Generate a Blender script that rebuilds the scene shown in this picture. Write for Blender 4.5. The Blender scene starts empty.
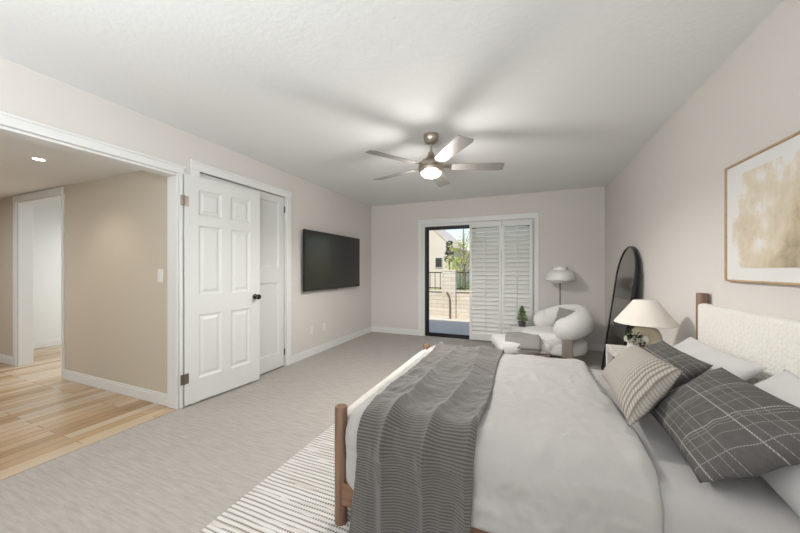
import bpy, bmesh, math, random
from mathutils import Vector, Matrix, noise
R = math.radians
PI = math.pi
random.seed(7)
sc = bpy.context.scene
C = sc.collection

# ---------------------------------------------------------------- camera, world, lights, exposure
cam_d = bpy.data.cameras.new('camera'); cam = bpy.data.objects.new('camera', cam_d); C.objects.link(cam)
cam.location = (0, 0, 1.22); cam.rotation_euler = (R(90), 0, math.atan(126/308))
cam_d.sensor_width = 36; cam_d.lens = 36*308/800; cam_d.shift_y = 2.5/800; cam_d.clip_start = .03; cam_d.clip_end = 300
sc.camera = cam

w = bpy.data.worlds.new('sky'); sc.world = w; w.use_nodes = True
nt = w.node_tree; nt.nodes.clear()
so = nt.nodes.new('ShaderNodeOutputWorld'); bgn = nt.nodes.new('ShaderNodeBackground'); sky = nt.nodes.new('ShaderNodeTexSky')
sky.sky_type = 'NISHITA'; sky.sun_disc = False; sky.sun_elevation = R(52); sky.sun_rotation = R(160); sky.air_density = 1.3; sky.dust_density = .6
bgn.inputs[1].default_value = .13
nt.links.new(sky.outputs[0], bgn.inputs[0]); nt.links.new(bgn.outputs[0], so.inputs[0])

def light(name, kind, loc, rot, energy, color=(1,1,1), size=1, size_y=None, **kw):
    d = bpy.data.lights.new(name, kind); o = bpy.data.objects.new(name, d); C.objects.link(o)
    o.location = loc; o.rotation_euler = rot; d.energy = energy; d.color = color
    if kind == 'AREA':
        d.size = size
        if size_y: d.shape = 'RECTANGLE'; d.size_y = size_y
    elif kind == 'SUN': d.angle = size
    else: d.shadow_soft_size = size
    for k, v in kw.items(): setattr(d, k, v)
    return o
light('sun', 'SUN', (0,-5,9), (R(37), 0, R(-14)), 3.3, (1,.95,.87), R(.6))
# added fill light behind the camera, where the wall has no window
light('fill_near', 'AREA', (-.9,-2.1,1.45), (R(90),0,0), 8, (.92,.965,1), 3.2, 1.7)
# flash bounced off the ceiling behind the camera
light('bounced_flash', 'AREA', (-1.0,-1.2,1.5), (R(180-22),0,R(0)), 64, (.92,.965,1), 1.6, 1.6)
light('fill_side', 'AREA', (1.0,-1.0,1.5), (R(90),0,R(90)), 18, (.92,.965,1), 1.3, 1.4)  # added fill from the right, no window in that wall
# added fill lights without fixtures, brightening the hall and the room beyond it
light('hall_fill', 'AREA', (-5.4,.2,2.1), (0,0,0), 21, (.95,.97,1), 1.0, .8)
light('far_room_fill', 'AREA', (-5.6,3.4,2.05), (0,0,0), 27, (.93,.97,1), 1.2, 1.0)

sc.view_settings.view_transform = 'Standard'; sc.view_settings.look = 'None'
sc.view_settings.exposure = .55; sc.view_settings.gamma = 1; sc.view_settings.use_curve_mapping = False

# ---------------------------------------------------------------- materials
def srgb(h):
    h = h.lstrip('#'); v = [int(h[i:i+2],16)/255 for i in (0,2,4)]
    return tuple((c/12.92 if c <= .04045 else ((c+.055)/1.055)**2.4) for c in v)+(1,)
class N:
    def __init__(s, m): s.t = m.node_tree; s.n = s.t.nodes
    def add(s, typ, **kw):
        x = s.n.new('ShaderNode'+typ)
        for k, v in kw.items(): setattr(x, k, v)
        return x
    def set(s, sock, v):
        if isinstance(v, bpy.types.NodeSocket): s.t.links.new(v, sock)
        else: sock.default_value = v
    def math(s, op, a, b=None, c=None, clamp=False):
        x = s.add('Math', operation=op, use_clamp=clamp); s.set(x.inputs[0], a)
        if b is not None: s.set(x.inputs[1], b)
        if c is not None: s.set(x.inputs[2], c)
        return x.outputs[0]
    def mix(s, f, a, b, mode='MIX'):
        x = s.add('Mix', data_type='RGBA', blend_type=mode); s.set(x.inputs[0], f); s.set(x.inputs[6], a); s.set(x.inputs[7], b)
        return x.outputs[2]
    def ramp(s, f, stops):
        x = s.add('ValToRGB'); s.set(x.inputs[0], f); el = x.color_ramp.elements
        while len(el) < len(stops): el.new(.5)
        for e, (p, c) in zip(el, stops): e.position = p; e.color = c
        return x.outputs[0]
    def coords(s, kind='Object', scale=(1,1,1), rot=(0,0,0), loc=(0,0,0)):
        t = s.add('TexCoord'); m = s.add('Mapping'); s.t.links.new(t.outputs[kind], m.inputs[0])
        m.inputs['Scale'].default_value = scale; m.inputs['Rotation'].default_value = rot; m.inputs['Location'].default_value = loc
        return m.outputs[0]
    def noise(s, vec, scale, detail=3, rough=.5, out=0):
        x = s.add('TexNoise'); s.set(x.inputs['Vector'], vec); x.inputs['Scale'].default_value = scale
        x.inputs['Detail'].default_value = detail; x.inputs['Roughness'].default_value = rough
        return x.outputs[out]
    def bump(s, h, strength=.3, dist=.01):
        x = s.add('Bump'); s.set(x.inputs['Height'], h); x.inputs['Strength'].default_value = strength; x.inputs['Distance'].default_value = dist
        s.t.links.new(x.outputs[0], s.b.inputs['Normal'])
    def sep(s, vec):
        x = s.add('SeparateXYZ'); s.set(x.inputs[0], vec); return x.outputs
    def line(s, v, period, off, width):     # 1 on thin lines every period
        f = s.math('FRACT', s.math('DIVIDE', s.math('ADD', v, 100*period-off+period/2), period))
        d = s.math('MULTIPLY', s.math('ABSOLUTE', s.math('SUBTRACT', f, .5)), period)
        return s.math('SUBTRACT', 1, s.math('DIVIDE', d, width), clamp=True)
def mat(name, col='#808080', rough=.6, metal=0, **kw):
    m = bpy.data.materials.new(name); m.use_nodes = True; n = N(m); n.b = n.n['Principled BSDF']; m['n'] = 0
    n.b.inputs['Base Color'].default_value = srgb(col); n.b.inputs['Roughness'].default_value = rough; n.b.inputs['Metallic'].default_value = metal
    for k, v in kw.items(): n.b.inputs[k].default_value = v
    return m, n
def plain(name, col, rough=.6, metal=0, var=.06, vs=8, bs=0, bscale=100, bd=.002, **kw):
    m, n = mat(name, col, rough, metal, **kw)
    v = n.coords()
    f = n.noise(v, vs, 3)
    c = srgb(col); lo = tuple(x*(1-var) for x in c[:3])+(1,); hi = tuple(min(1,x*(1+var)) for x in c[:3])+(1,)
    n.set(n.b.inputs['Base Color'], n.mix(f, lo, hi))
    if bs: n.bump(n.noise(v, bscale, 2), bs, bd)
    return m
def glow(name, col, strength):
    m, n = mat(name, col, .4); n.b.inputs['Emission Color'].default_value = srgb(col); n.b.inputs['Emission Strength'].default_value = strength
    return m
M = {}
M['wall'] = plain('wall_paint', '#d3cec9', .85, var=.02, vs=2, bs=.25, bscale=90, bd=.003)
M['wall_hall'] = plain('hall_paint', '#c6bcab', .8, var=.02, vs=2, bs=.2, bscale=90, bd=.003)
M['wall_white'] = plain('white_paint', '#dedfdd', .8, var=.01)
M['trim'] = plain('trim_paint', '#dfdfdd', .45, var=.01)
M['door'] = plain('door_paint', '#d3d4d1', .45, var=.01)
M['shutter'] = plain('shutter_paint', '#dcdcd8', .5, var=.01)
m, n = mat('ceiling_texture', '#e4e5e4', .8); v = n.coords()
n.bump(n.math('ADD', n.noise(v, 38, 5, .65), n.math('MULTIPLY', n.noise(v, 9, 2), .6)), .2, .008); M['ceiling'] = m
# carpet
m, n = mat('carpet', '#a49c92', .95); v = n.coords(); v2 = n.coords(scale=(3,26,1), rot=(0,0,R(8)))
f = n.math('ADD', n.math('MULTIPLY', n.noise(v2, 2.2, 4, .6), .6), n.math('MULTIPLY', n.noise(v, 140, 3, .7), .4))
f2 = n.noise(v, 1.1, 2)
c1 = n.ramp(f, [(.30, srgb('#9b958e')), (.5, srgb('#b0aaa3')), (.70, srgb('#c1bbb5'))])
n.set(n.b.inputs['Base Color'], n.mix(n.math('MULTIPLY', f2, .35), c1, srgb('#a29c95')))
n.bump(n.noise(v, 260, 3, .7), .6, .006); M['carpet'] = m
# wood floor, planks along Y
m, n = mat('oak_planks', '#b99468', .24); v = n.coords(rot=(0,0,R(90)))
br = n.add('TexBrick'); n.set(br.inputs['Vector'], v); br.offset = .37; br.inputs['Scale'].default_value = 1
br.inputs['Brick Width'].default_value = 1.15; br.inputs['Row Height'].default_value = .095; br.inputs['Mortar Size'].default_value = .0022; br.inputs['Mortar Smooth'].default_value = .2
br.inputs['Color1'].default_value = (0,0,0,1); br.inputs['Color2'].default_value = (1,1,1,1); br.inputs['Mortar'].default_value = (.5,.5,.5,1); br.inputs['Bias'].default_value = 0
g = n.noise(n.coords(scale=(22,1.3,1)), 2.5, 5, .6)
tone = n.math('ADD', n.math('MULTIPLY', br.outputs['Color'], .62), n.math('MULTIPLY', g, .5))
colr = n.ramp(tone, [(.18, srgb('#987a5a')), (.45, srgb('#b29675')), (.7, srgb('#c4ad90')), (.95, srgb('#bdb0a0'))])
n.set(n.b.inputs['Base Color'], n.mix(br.outputs['Fac'], colr, srgb('#6d5136')))
n.bump(n.math('SUBTRACT', n.math('MULTIPLY', g, .1), br.outputs['Fac']), .25, .002); M['planks'] = m
# rug
m, n = mat('woven_rug', '#d9d2c6', .95); v = n.coords(); X, Y, Z = n.sep(v)
wob = n.math('MULTIPLY', n.math('SUBTRACT', n.noise(v, 5, 2), .5), .012)
yy = n.math('ADD', Y, wob)
row = n.line(yy, .026, 0, .0056)
row = n.math('MULTIPLY', row, 3, clamp=True)
dash = n.math('GREATER_THAN', n.math('SINE', n.math('MULTIPLY', n.math('ADD', X, n.math('MULTIPLY', wob, 2)), 420)), -.55)
patch = n.math('GREATER_THAN', n.noise(n.coords(scale=(2,30,1)), 2, 3), .38)
dk = n.math('MULTIPLY', n.math('MULTIPLY', row, dash), patch)
tan = n.ramp(n.noise(n.coords(scale=(1.5,24,1)), 2, 3), [(.45, srgb('#d2cfcb')), (.68, srgb('#c1b9b0'))])
n.set(n.b.inputs['Base Color'], n.mix(n.math('MULTIPLY', dk, .85), tan, srgb('#4d4743')))
br_ = n.math('MULTIPLY', n.math('ABSOLUTE', n.math('SINE', n.math('MULTIPLY', yy, PI/.026))), n.math('ADD', .7, n.math('MULTIPLY', n.math('ABSOLUTE', n.math('SINE', n.math('MULTIPLY', X, 210))), .3)))
n.bump(br_, .3, .003); M['rug'] = m
# woods
def wood(name, a, b, rough=.45, sc_=(30,30,2)):
    m, n = mat(name, a, rough); g = n.noise(n.coords(scale=sc_), 2, 5, .6)
    n.set(n.b.inputs['Base Color'], n.ramp(g, [(.3, srgb(a)), (.7, srgb(b))])); n.bump(g, .1, .002); return m
M['walnut'] = wood('walnut', '#64493a', '#856853')
M['walnut_x'] = wood('walnut_rail', '#6b4c38', '#8a674e', sc_=(2,30,30))
M['greywood'] = wood('grey_oak', '#8b8079', '#a59b93')
M['frame_oak'] = wood('light_oak_frame', '#a98a68', '#bd9c78', sc_=(20,20,20))
M['pale_wood'] = wood('whitewashed_wood', '#cfcac3', '#dedad4')
# textiles
def cloth(name, col, var=.05, bscale=350, bs=.25, rough=.9, sheen=.2):
    m, n = mat(name, col, rough); n.b.inputs['Sheen Weight'].default_value = sheen
    v = n.coords('UV'); c = srgb(col)
    a = n.noise(n.coords('UV', scale=(1,9,1)), bscale/4, 2); b_ = n.noise(n.coords('UV', scale=(9,1,1)), bscale/4, 2)
    f = n.math('MULTIPLY', n.math('ADD', a, b_), .5)
    n.set(n.b.inputs['Base Color'], n.mix(f, tuple(x*(1-var*3) for x in c[:3])+(1,), tuple(min(1,x*(1+var*3)) for x in c[:3])+(1,)))
    n.bump(f, bs, .002); return m
M['duvet'] = cloth('duvet_linen', '#a4a19d', .04)
M['sheet'] = cloth('sheet_linen', '#a9a6a3', .04)
M['pillow'] = cloth('pillowcase_linen', '#b9b6b3', .04)
M['pillow_light'] = cloth('pillowcase_white', '#bebcba', .03)
M['greycloth'] = cloth('grey_wool', '#8d8a86', .08)
# throw: fine ribs
m, n = mat('ribbed_knit', '#77716b', .95); n.b.inputs['Sheen Weight'].default_value = .3
U, V, _ = n.sep(n.coords('UV')); wv = n.math('ADD', V, n.math('MULTIPLY', n.noise(n.coords('UV'), 8, 1), .006))
rb = n.math('ADD', .5, n.math('MULTIPLY', n.math('SINE', n.math('MULTIPLY', wv, 2*PI/.0125)), .5))
st = n.math('ABSOLUTE', n.math('SINE', n.math('MULTIPLY', U, PI/.009)))
h = n.math('MULTIPLY', rb, n.math('ADD', .65, n.math('MULTIPLY', st, .35)))
n.set(n.b.inputs['Base Color'], n.ramp(h, [(.0, srgb('#3f3b38')), (.5, srgb('#5b5652')), (1, srgb('#6b6661'))]))
M['throw'] = m
# checked sham
m, n = mat('check_fabric', '#55524f', .9); U, V, _ = n.sep(n.coords('UV'))
def ln(val, off, wd, per): return n.line(val, per, off, wd)
a = ln(V, .03, .003, .17); b_ = ln(U, .05, .003, .17)
a2 = n.math('MULTIPLY', n.math('MAXIMUM', ln(V, .055, .002, .17), ln(V, .115, .002, .17)), .6)
b2 = n.math('MULTIPLY', n.math('MAXIMUM', ln(U, .075, .002, .085), ln(U, .062, .002, .17)), .6)
a3 = n.math('MULTIPLY', ln(V, .09, .002, .17), .4); b3 = n.math('MULTIPLY', ln(U, .11, .0018, .17), .5)
L = n.math('MAXIMUM', n.math('MAXIMUM', n.math('MAXIMUM', a, b_), n.math('MAXIMUM', a2, b2)), n.math('MAXIMUM', a3, b3))
L = n.math('MULTIPLY', L, n.math('ADD', .35, n.math('MULTIPLY', n.math('GREATER_THAN', n.math('SINE', n.math('MULTIPLY', n.math('ADD', U, V), 900)), -.3), .65)))
zig = n.math('ABSOLUTE', n.math('SUBTRACT', n.math('FRACT', n.math('MULTIPLY', V, 70)), .5))
hb = n.math('SINE', n.math('MULTIPLY', n.math('ADD', U, n.math('MULTIPLY', zig, .011)), 1500))
base = n.mix(n.noise(n.coords('UV'), 45, 3, .7), n.mix(n.math('MULTIPLY', n.math('ADD', hb, 1), .5), srgb('#353331'), srgb('#4a4745')), srgb('#5a5754'))
n.set(n.b.inputs['Base Color'], n.mix(n.math('MULTIPLY', L, .85), base, srgb('#b5b1aa')))
n.bump(hb, .25, .001); M['check'] = m
# ribbed cushion: woven left part, rope ribs on the other part
m, n = mat('rib_cushion', '#aaa298', .95); U, V, _ = n.sep(n.coords('UV'))
# ribs every .022 for V small (the side facing the camera)
msk = n.math('MULTIPLY', n.math('SUBTRACT', n.math('ADD', U, n.math('MULTIPLY', V, .2)), .36), 7, clamp=True)
rb = n.math('ABSOLUTE', n.math('SINE', n.math('MULTIPLY', U, PI/.026)))
tw = n.math('ADD', .75, n.math('MULTIPLY', n.math('SINE', n.math('ADD', n.math('MULTIPLY', V, 380), n.math('MULTIPLY', U, 200))), .25))
r1 = n.math('MULTIPLY', rb, tw)
wvn = n.noise(n.coords('UV'), 170, 3, .7)
h = n.math('ADD', n.math('MULTIPLY', r1, msk), n.math('MULTIPLY', n.math('ADD', .35, n.math('MULTIPLY', wvn, .5)), n.math('SUBTRACT', 1, msk)))
n.set(n.b.inputs['Base Color'], n.ramp(h, [(.08, srgb('#70685f')), (.42, srgb('#948d85')), (.85, srgb('#aea89f'))]))
n.bump(h, .7, .006); M['rib'] = m
# boucle
def boucle(name, col, sc_=70, lo=.8):
    m, n = mat(name, col, .95); n.b.inputs['Sheen Weight'].default_value = .3; v = n.coords()
    vo = n.add('TexVoronoi'); n.set(vo.inputs['Vector'], v); vo.inputs['Scale'].default_value = sc_
    h = n.math('ADD', n.math('SUBTRACT', 1, vo.outputs['Distance']), n.noise(v, sc_*1.4, 3)); c = srgb(col)
    n.set(n.b.inputs['Base Color'], n.mix(n.noise(v, sc_, 3), tuple(x*lo for x in c[:3])+(1,), c)); n.bump(h, .6, .008); return m
M['boucle'] = boucle('white_boucle', '#eae8e5', 90, .95)
M['headboard'] = boucle('cream_boucle', '#e8e4dc', 60, .9)
M['bar'] = plain('cream_bolster', '#ccc8c0', .9, bs=.3, bscale=300)
M['nickel'] = plain('brushed_nickel', '#b5aca0', .28, 1, var=.05)
M['dark_nickel'] = plain('dark_bronze', '#4a4642', .35, 1)
M['hinge'] = plain('satin_hinge', '#8c857b', .35, 1)
M['blade'] = plain('fan_blade', '#9a9793', .42, .45, var=.04)
M['black'] = plain('black_frame', '#17181c', .35, var=.1)
M['tvbody'] = plain('black_plastic', '#0e0e0f', .4)
m, n = mat('screen_glass', '#060607', .22); n.b.inputs['Specular IOR Level'].default_value = .7; M['screen'] = m
m, n = mat('mirror_glass', '#9a9896', .03, 1); M['mirror'] = m
M['lampglass'] = glow('frosted_lamp_glass', '#ffe9cf', .5)
M['downlight'] = glow('lit_downlight', '#fff4e4', 9)
M['plate'] = plain('white_plastic', '#dddcd8', .35, var=.01)
M['slot'] = plain('dark_slot', '#55524e', .6)
M['shade'] = plain('linen_shade', '#dcd5cc', .9, var=.04, vs=60, bs=.3, bscale=300)
M['enamel'] = plain('white_enamel', '#dcdbd7', .3, var=.01)
M['ceramic'] = plain('cream_ceramic', '#d8ccb2', .65, var=.08, vs=30, bs=.3, bscale=120)
M['whitepot'] = plain('white_ceramic', '#d8d4c8', .5)
M['petal'] = plain('white_petal', '#e4e0d2', .7, var=.1)
M['leaf'] = plain('green_leaf', '#66843f', .6, var=.35, vs=25)
M['darkleaf'] = plain('dark_green_leaf', '#2c3d20', .6, var=.3, vs=25)
M['treeleaf'] = plain('tree_leaf', '#b3b45c', .6, var=.3, vs=3)
M['bark'] = plain('bark', '#6f5c48', .9, var=.2)
M['darkpot'] = plain('dark_pot', '#4a4a48', .6)
M['soil'] = plain('soil', '#2e241c', 1)
M['stone_drum'] = plain('white_plaster', '#d2cfca', .8, var=.03)
M['concrete'] = plain('patio_concrete', '#cbc3b8', .9, var=.08, vs=2, bs=.2, bscale=60)
M['grass'] = plain('grass', '#96a352', .95, var=.25, vs=3, bs=.6, bscale=40, bd=.03)
M['stucco'] = plain('stucco', '#cdbfb8', .9, var=.04, bs=.2, bscale=40)
M['stucco_blue'] = plain('pale_stucco', '#b7b9bf', .9, var=.04)
M['rooftile'] = plain('roof_tile', '#8e6a4e', .9, var=.2, vs=4)
M['darkglass'] = plain('dark_window_glass', '#2a2e33', .1)
m, n = mat('painted_block', '#d8c7ae', .9); v = n.coords(rot=(R(90),0,0))
br = n.add('TexBrick'); n.set(br.inputs['Vector'], v); br.inputs['Scale'].default_value = 1; br.inputs['Brick Width'].default_value = .4; br.inputs['Row Height'].default_value = .1
br.inputs['Mortar Size'].default_value = .008; br.inputs['Color1'].default_value = srgb('#d6ccbd'); br.inputs['Color2'].default_value = srgb('#cdc0ae'); br.inputs['Mortar'].default_value = srgb('#bdb09c')
n.set(n.b.inputs['Base Color'], br.outputs['Color']); n.bump(n.math('SUBTRACT', 1, br.outputs['Fac']), .5, .01); M['block'] = m
# glass
m = bpy.data.materials.new('clear_glass'); m.use_nodes = True; nn = m.node_tree.nodes; nn.clear()
o_ = nn.new('ShaderNodeOutputMaterial'); mx = nn.new('ShaderNodeMixShader'); tr = nn.new('ShaderNodeBsdfTransparent'); gl = nn.new('ShaderNodeBsdfGlossy'); fr = nn.new('ShaderNodeFresnel')
gl.inputs['Roughness'].default_value = .02; fr.inputs[0].default_value = 1.35; tr.inputs[0].default_value = (.96,.97,.97,1)
for a_, b_ in ((fr.outputs[0], mx.inputs[0]), (tr.outputs[0], mx.inputs[1]), (gl.outputs[0], mx.inputs[2]), (mx.outputs[0], o_.inputs[0])): m.node_tree.links.new(a_, b_)
M['glass'] = m
# abstract watercolour
m, n = mat('abstract_wash', '#c9b79a', .8); v = n.coords(); X, Y, Z = n.sep(v)
warp = n.noise(v, 3, 4, .6); n1 = n.noise(n.coords(scale=(1,2.5,2.2)), 2.2, 6, .65)
# more pigment towards the near and lower part of the sheet
g = n.math('ADD', n.math('MULTIPLY', n.math('SUBTRACT', 2.34, Y), 1.5), n.math('MULTIPLY', n.math('SUBTRACT', 1.55, Z), 1.1))
g = n.math('ADD', n.math('MULTIPLY', g, .55), n.math('MULTIPLY', n.math('SUBTRACT', n.math('ADD', n1, n.math('MULTIPLY', warp, .35)), .60), 1.7))
n.set(n.b.inputs['Base Color'], n.ramp(g, [(.25, srgb('#dedcd8')), (.38, srgb('#d6ccbb')), (.62, srgb('#c9bba2')), (.82, srgb('#b3a48c')), (1, srgb('#9c8e79'))]))
M['art'] = m
M['mat_board'] = plain('mat_board', '#dcdbd9', .8, var=.01)

# ---------------------------------------------------------------- mesh helpers
class B:
    def __init__(s): s.bm = bmesh.new(); s.uv = None
    def box(s, x0, x1, y0, y1, z0, z1, bev=0, mtx=None):
        r = bmesh.ops.create_cube(s.bm, size=1); vs = r['verts']
        for v in vs: v.co = Vector(((x0+x1)/2+v.co.x*(x1-x0), (y0+y1)/2+v.co.y*(y1-y0), (z0+z1)/2+v.co.z*(z1-z0)))
        if bev:
            es = list({e for v in vs for e in v.link_edges})
            r2 = bmesh.ops.bevel(s.bm, geom=es, offset=bev, segments=2, affect='EDGES', profile=.6)
            vs = list({v for f in r2['faces'] for v in f.verts} | {v for v in vs if v.is_valid})
        if mtx: bmesh.ops.transform(s.bm, matrix=mtx, verts=[v for v in vs if v.is_valid])
        return s
    def prism(s, pts, vec):          # closed polygon extruded by vec
        a = [s.bm.verts.new(p) for p in pts]; b = [s.bm.verts.new(Vector(p)+Vector(vec)) for p in pts]
        s.bm.faces.new(a); s.bm.faces.new(b[::-1]); k = len(pts)
        for i in range(k): s.bm.faces.new((a[i], b[i], b[(i+1)%k], a[(i+1)%k]))
        return s
    def lathe(s, prof, loc=(0,0,0), seg=32, mtx=None, axis=None):   # prof (r,z) list
        rings = []
        for r, z in prof:
            if r < 1e-5: rings.append([s.bm.verts.new((0,0,z))])
            else: rings.append([s.bm.verts.new((r*math.cos(2*PI*i/seg), r*math.sin(2*PI*i/seg), z)) for i in range(seg)])
        for a, b in zip(rings, rings[1:]):
            for i in range(seg):
                j = (i+1) % seg
                if len(a) == 1 and len(b) == 1: continue
                if len(a) == 1: s.bm.faces.new((a[0], b[i], b[j]))
                elif len(b) == 1: s.bm.faces.new((a[i], b[0], a[j]))
                else: s.bm.faces.new((a[i], b[i], b[j], a[j]))
        mt = Matrix.Translation(loc) @ (mtx or Matrix())
        bmesh.ops.transform(s.bm, matrix=mt, verts=[v for r in rings for v in r])
        return s
    def tube(s, pts, r, seg=10, cap=True, closed=False, rb=None):
        pts = [Vector(p) for p in pts]; rings = []; k = len(pts)
        rr = r if isinstance(r, (list, tuple)) else [r]*k
        up = None
        for i, p in enumerate(pts):
            if closed: t = (pts[(i+1)%k]-pts[i-1])
            else: t = pts[min(i+1,k-1)]-pts[max(i-1,0)]
            t.normalize()
            if up is None: up = Vector((0,0,1)) if abs(t.z) < .9 else Vector((1,0,0))
            a = t.cross(up).normalized(); b = a.cross(t).normalized(); up = b
            ry = (rb[i] if isinstance(rb, (list,tuple)) else rb) if rb else rr[i]
            rings.append([s.bm.verts.new(p+a*math.cos(2*PI*j/seg)*rr[i]+b*math.sin(2*PI*j/seg)*ry) for j in range(seg)])
        n_ = k if closed else k-1
        for i in range(n_):
            a, b = rings[i], rings[(i+1)%k]
            for j in range(seg): s.bm.faces.new((a[j], a[(j+1)%seg], b[(j+1)%seg], b[j]))
        if cap and not closed: s.bm.faces.new(rings[0][::-1]); s.bm.faces.new(rings[-1])
        return s
    def grid(s, nu, nv, fn, uvfn=None, closed_u=False):
        vs = [[s.bm.verts.new(fn(i/nu, j/nv)) for j in range(nv+1)] for i in range(nu+1)]
        uvl = s.bm.loops.layers.uv.verify() if uvfn else None
        for i in range(nu):
            for j in range(nv):
                f = s.bm.faces.new((vs[i][j], vs[i+1][j], vs[i+1][j+1], vs[i][j+1]))
                if uvl:
                    for l, (a, b) in zip(f.loops, ((i,j),(i+1,j),(i+1,j+1),(i,j+1))): l[uvl].uv = uvfn(a/nu, b/nv)
        return s
    def leaf(s, p, d, l, wdt, up=None):
        d = Vector(d).normalized(); a = d.cross(up or Vector((random.uniform(-1,1),random.uniform(-1,1),random.uniform(-1,1)))).normalized(); nrm = a.cross(d)
        p = Vector(p)
        q = [p, p+d*l*.45+a*wdt*.5+nrm*l*.06, p+d*l, p+d*l*.45-a*wdt*.5+nrm*l*.06]
        s.bm.faces.new([s.bm.verts.new(x) for x in q]); return s
    def done(s, name, m, parent=None, smooth=False, bevel=0, subd=0, solid=0, fix=True):
        if fix: bmesh.ops.recalc_face_normals(s.bm, faces=s.bm.faces)
        me = bpy.data.meshes.new(name); s.bm.to_mesh(me); s.bm.free()
        o = bpy.data.objects.new(name, me); C.objects.link(o); me.materials.append(m)
        if smooth:
            for p in me.polygons: p.use_smooth = True
            if smooth == 'auto':
                try: me.set_sharp_from_angle(angle=R(38))
                except Exception: pass
        if solid: md = o.modifiers.new('solid','SOLIDIFY'); md.thickness = solid; md.offset = -1
        if bevel: md = o.modifiers.new('bev','BEVEL'); md.width = bevel; md.segments = 2; md.limit_method = 'ANGLE'
        if subd: md = o.modifiers.new('sub','SUBSURF'); md.levels = subd; md.render_levels = subd
        if parent: o.parent = parent
        return o
def thing(name, label, cat, loc=(0,0,0), rotz=0, group=None):
    o = bpy.data.objects.new(name, None); C.objects.link(o); o.location = loc; o.rotation_euler = (0,0,rotz); o.empty_display_size = .05
    o['label'] = label; o['category'] = cat
    if group: o['group'] = group
    return o
def tag(o, label, cat, group=None, kind=None):
    o['label'] = label; o['category'] = cat
    if group: o['group'] = group
    if kind: o['kind'] = kind
    return o
def struct(o, label, cat='structure'):
    o['kind'] = 'structure'; o['label'] = label; o['category'] = cat; return o

# ---------------------------------------------------------------- the shell
XL, XR, YB, YF, HC = -2.8, 1.08, 5.36, -2.3, 2.44
struct(B().box(XL-.01, XR+.1, YF, YB+.1, -.1, 0).done('floor', M['carpet']), 'grey-beige carpet covering the bedroom floor', 'floor')
struct(B().box(-7.2, XL-.01, YF, 1.83, -.1, .0).box(-7.2,-2.95,1.83,4.4,-.1,0).done('floor_hall', M['planks']), 'light oak plank floor running through the hall at left', 'floor')
struct(B().box(XL-.13, XR+.15, YF-.1, YB+.16, HC, HC+.12).done('ceiling', M['ceiling']), 'white textured bedroom ceiling', 'ceiling')
struct(B().box(-7.2, XL-.13, YF-.1, 1.89, 2.145, 2.3).box(-7.2,XL-.13,1.89,4.4,2.4,2.5).done('ceiling_hall', M['ceiling']), 'lower white ceiling over the hall', 'ceiling')
OY0, OY1 = -.35, 1.752      # opening to the hall
CY0, CY1 = 1.93, 3.05      # closet opening
T = .13
b = B().box(XL-T, XL, YF, OY0, 0, HC).box(XL-T, XL, OY0, OY1, 2.05, HC).box(XL-T, XL, OY1, CY0, 0, HC).box(XL-T, XL, CY0, CY1, 2.12, HC).box(XL-T, XL, CY1, YB+.13, 0, HC)
struct(b.done('wall_left', M['wall']), 'pale warm white left bedroom wall with the television', 'wall')
struct(B().box(XR, XR+T, YF, YB+.13, 0, HC).done('wall_right', M['wall']), 'pale warm right wall behind the bed', 'wall')
WX0, WX1 = -1.755, .12
struct(B().box(XL, WX0, YB, YB+T, 0, HC).box(WX1, XR, YB, YB+T, 0, HC).box(WX0, WX1, YB, YB+T, 2.03, HC).done('wall_back', M['wall']), 'greige end wall around the patio door', 'wall')
struct(B().box(-7.2, XR+T, YF-T, YF, 0, HC).done('wall_front', M['wall']), 'wall behind the viewer', 'wall')
# hall walls
b = B().box(-4.77, XL-T, 1.76, 1.89, 0, 2.2).box(-5.9, -4.77, 1.76, 1.89, 2.06, 2.2).box(-7.2, -5.9, 1.76, 1.89, 0, 2.2)
struct(b.done('wall_hall', M['wall_hall']), 'beige hall wall seen through the wide opening', 'wall')
struct(B().box(-7.3, -7.2, YF, 4.5, 0, 2.5).done('wall_hall_end', M['wall_hall']), 'beige end wall of the hall', 'wall')
struct(B().box(-7.0, -6.95, 1.89, 4.4, 0, 2.4).box(-6.95,-2.95,4.3,4.4,0,2.4).box(-4.75,-4.7,1.89,4.3,0,2.4).done('wall_far_room', M['wall_white']), 'bright white wall of the room beyond the hall', 'wall')
# closet interior
struct(B().box(-3.6,-3.55,1.89,3.2,0,2.44).box(-3.6,XL-T,3.15,3.2,0,2.44).box(-3.6,XL-T,1.89,1.92,0,2.44).box(-3.6,XL-T,1.89,3.2,2.42,2.44).done('wall_closet', M['wall_white']), 'inside walls of the closet', 'wall')

def baseboard(name, pts_boxes, label):
    b = B()
    for (x0,x1,y0,y1,dx,dy) in pts_boxes:
        b.box(x0,x1,y0,y1,0,.085); 
        # thinner cap strip
        b.box(x0+(0 if dx>=0 else .004), x1-(.004 if dx>0 else 0), y0+(.004 if dy<0 else 0), y1-(.004 if dy>0 else 0), .085, .105)
    return struct(b.done(name, M['trim'], bevel=.003), label, 'baseboard')
baseboard('baseboard_left', [(XL, XL+.014, CY1+.08, YB, 1, 0)], 'white baseboard along the left wall below the television')
baseboard('baseboard_back', [(XL+.014, WX0-.075, YB-.014, YB, 0, -1), (WX1+.07, XR-.014, YB-.014, YB, 0, -1)], 'white baseboard along the end wall')
baseboard('baseboard_right', [(XR-.014, XR, YF, YB, -1, 0)], 'white baseboard along the right wall')
baseboard('baseboard_hall', [(-4.77, XL-T-.0, 1.746, 1.76, 0, -1)], 'white baseboard under the beige hall wall')
baseboard('baseboard_hall_end', [(-7.2, -5.98, 1.746, 1.76, 0, -1)], 'white baseboard left of the far hall doorway')
baseboard('baseboard_far_room', [(-6.95, -6.936, 1.89, 4.3, 1, 0)], 'white baseboard in the bright far room')
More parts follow.
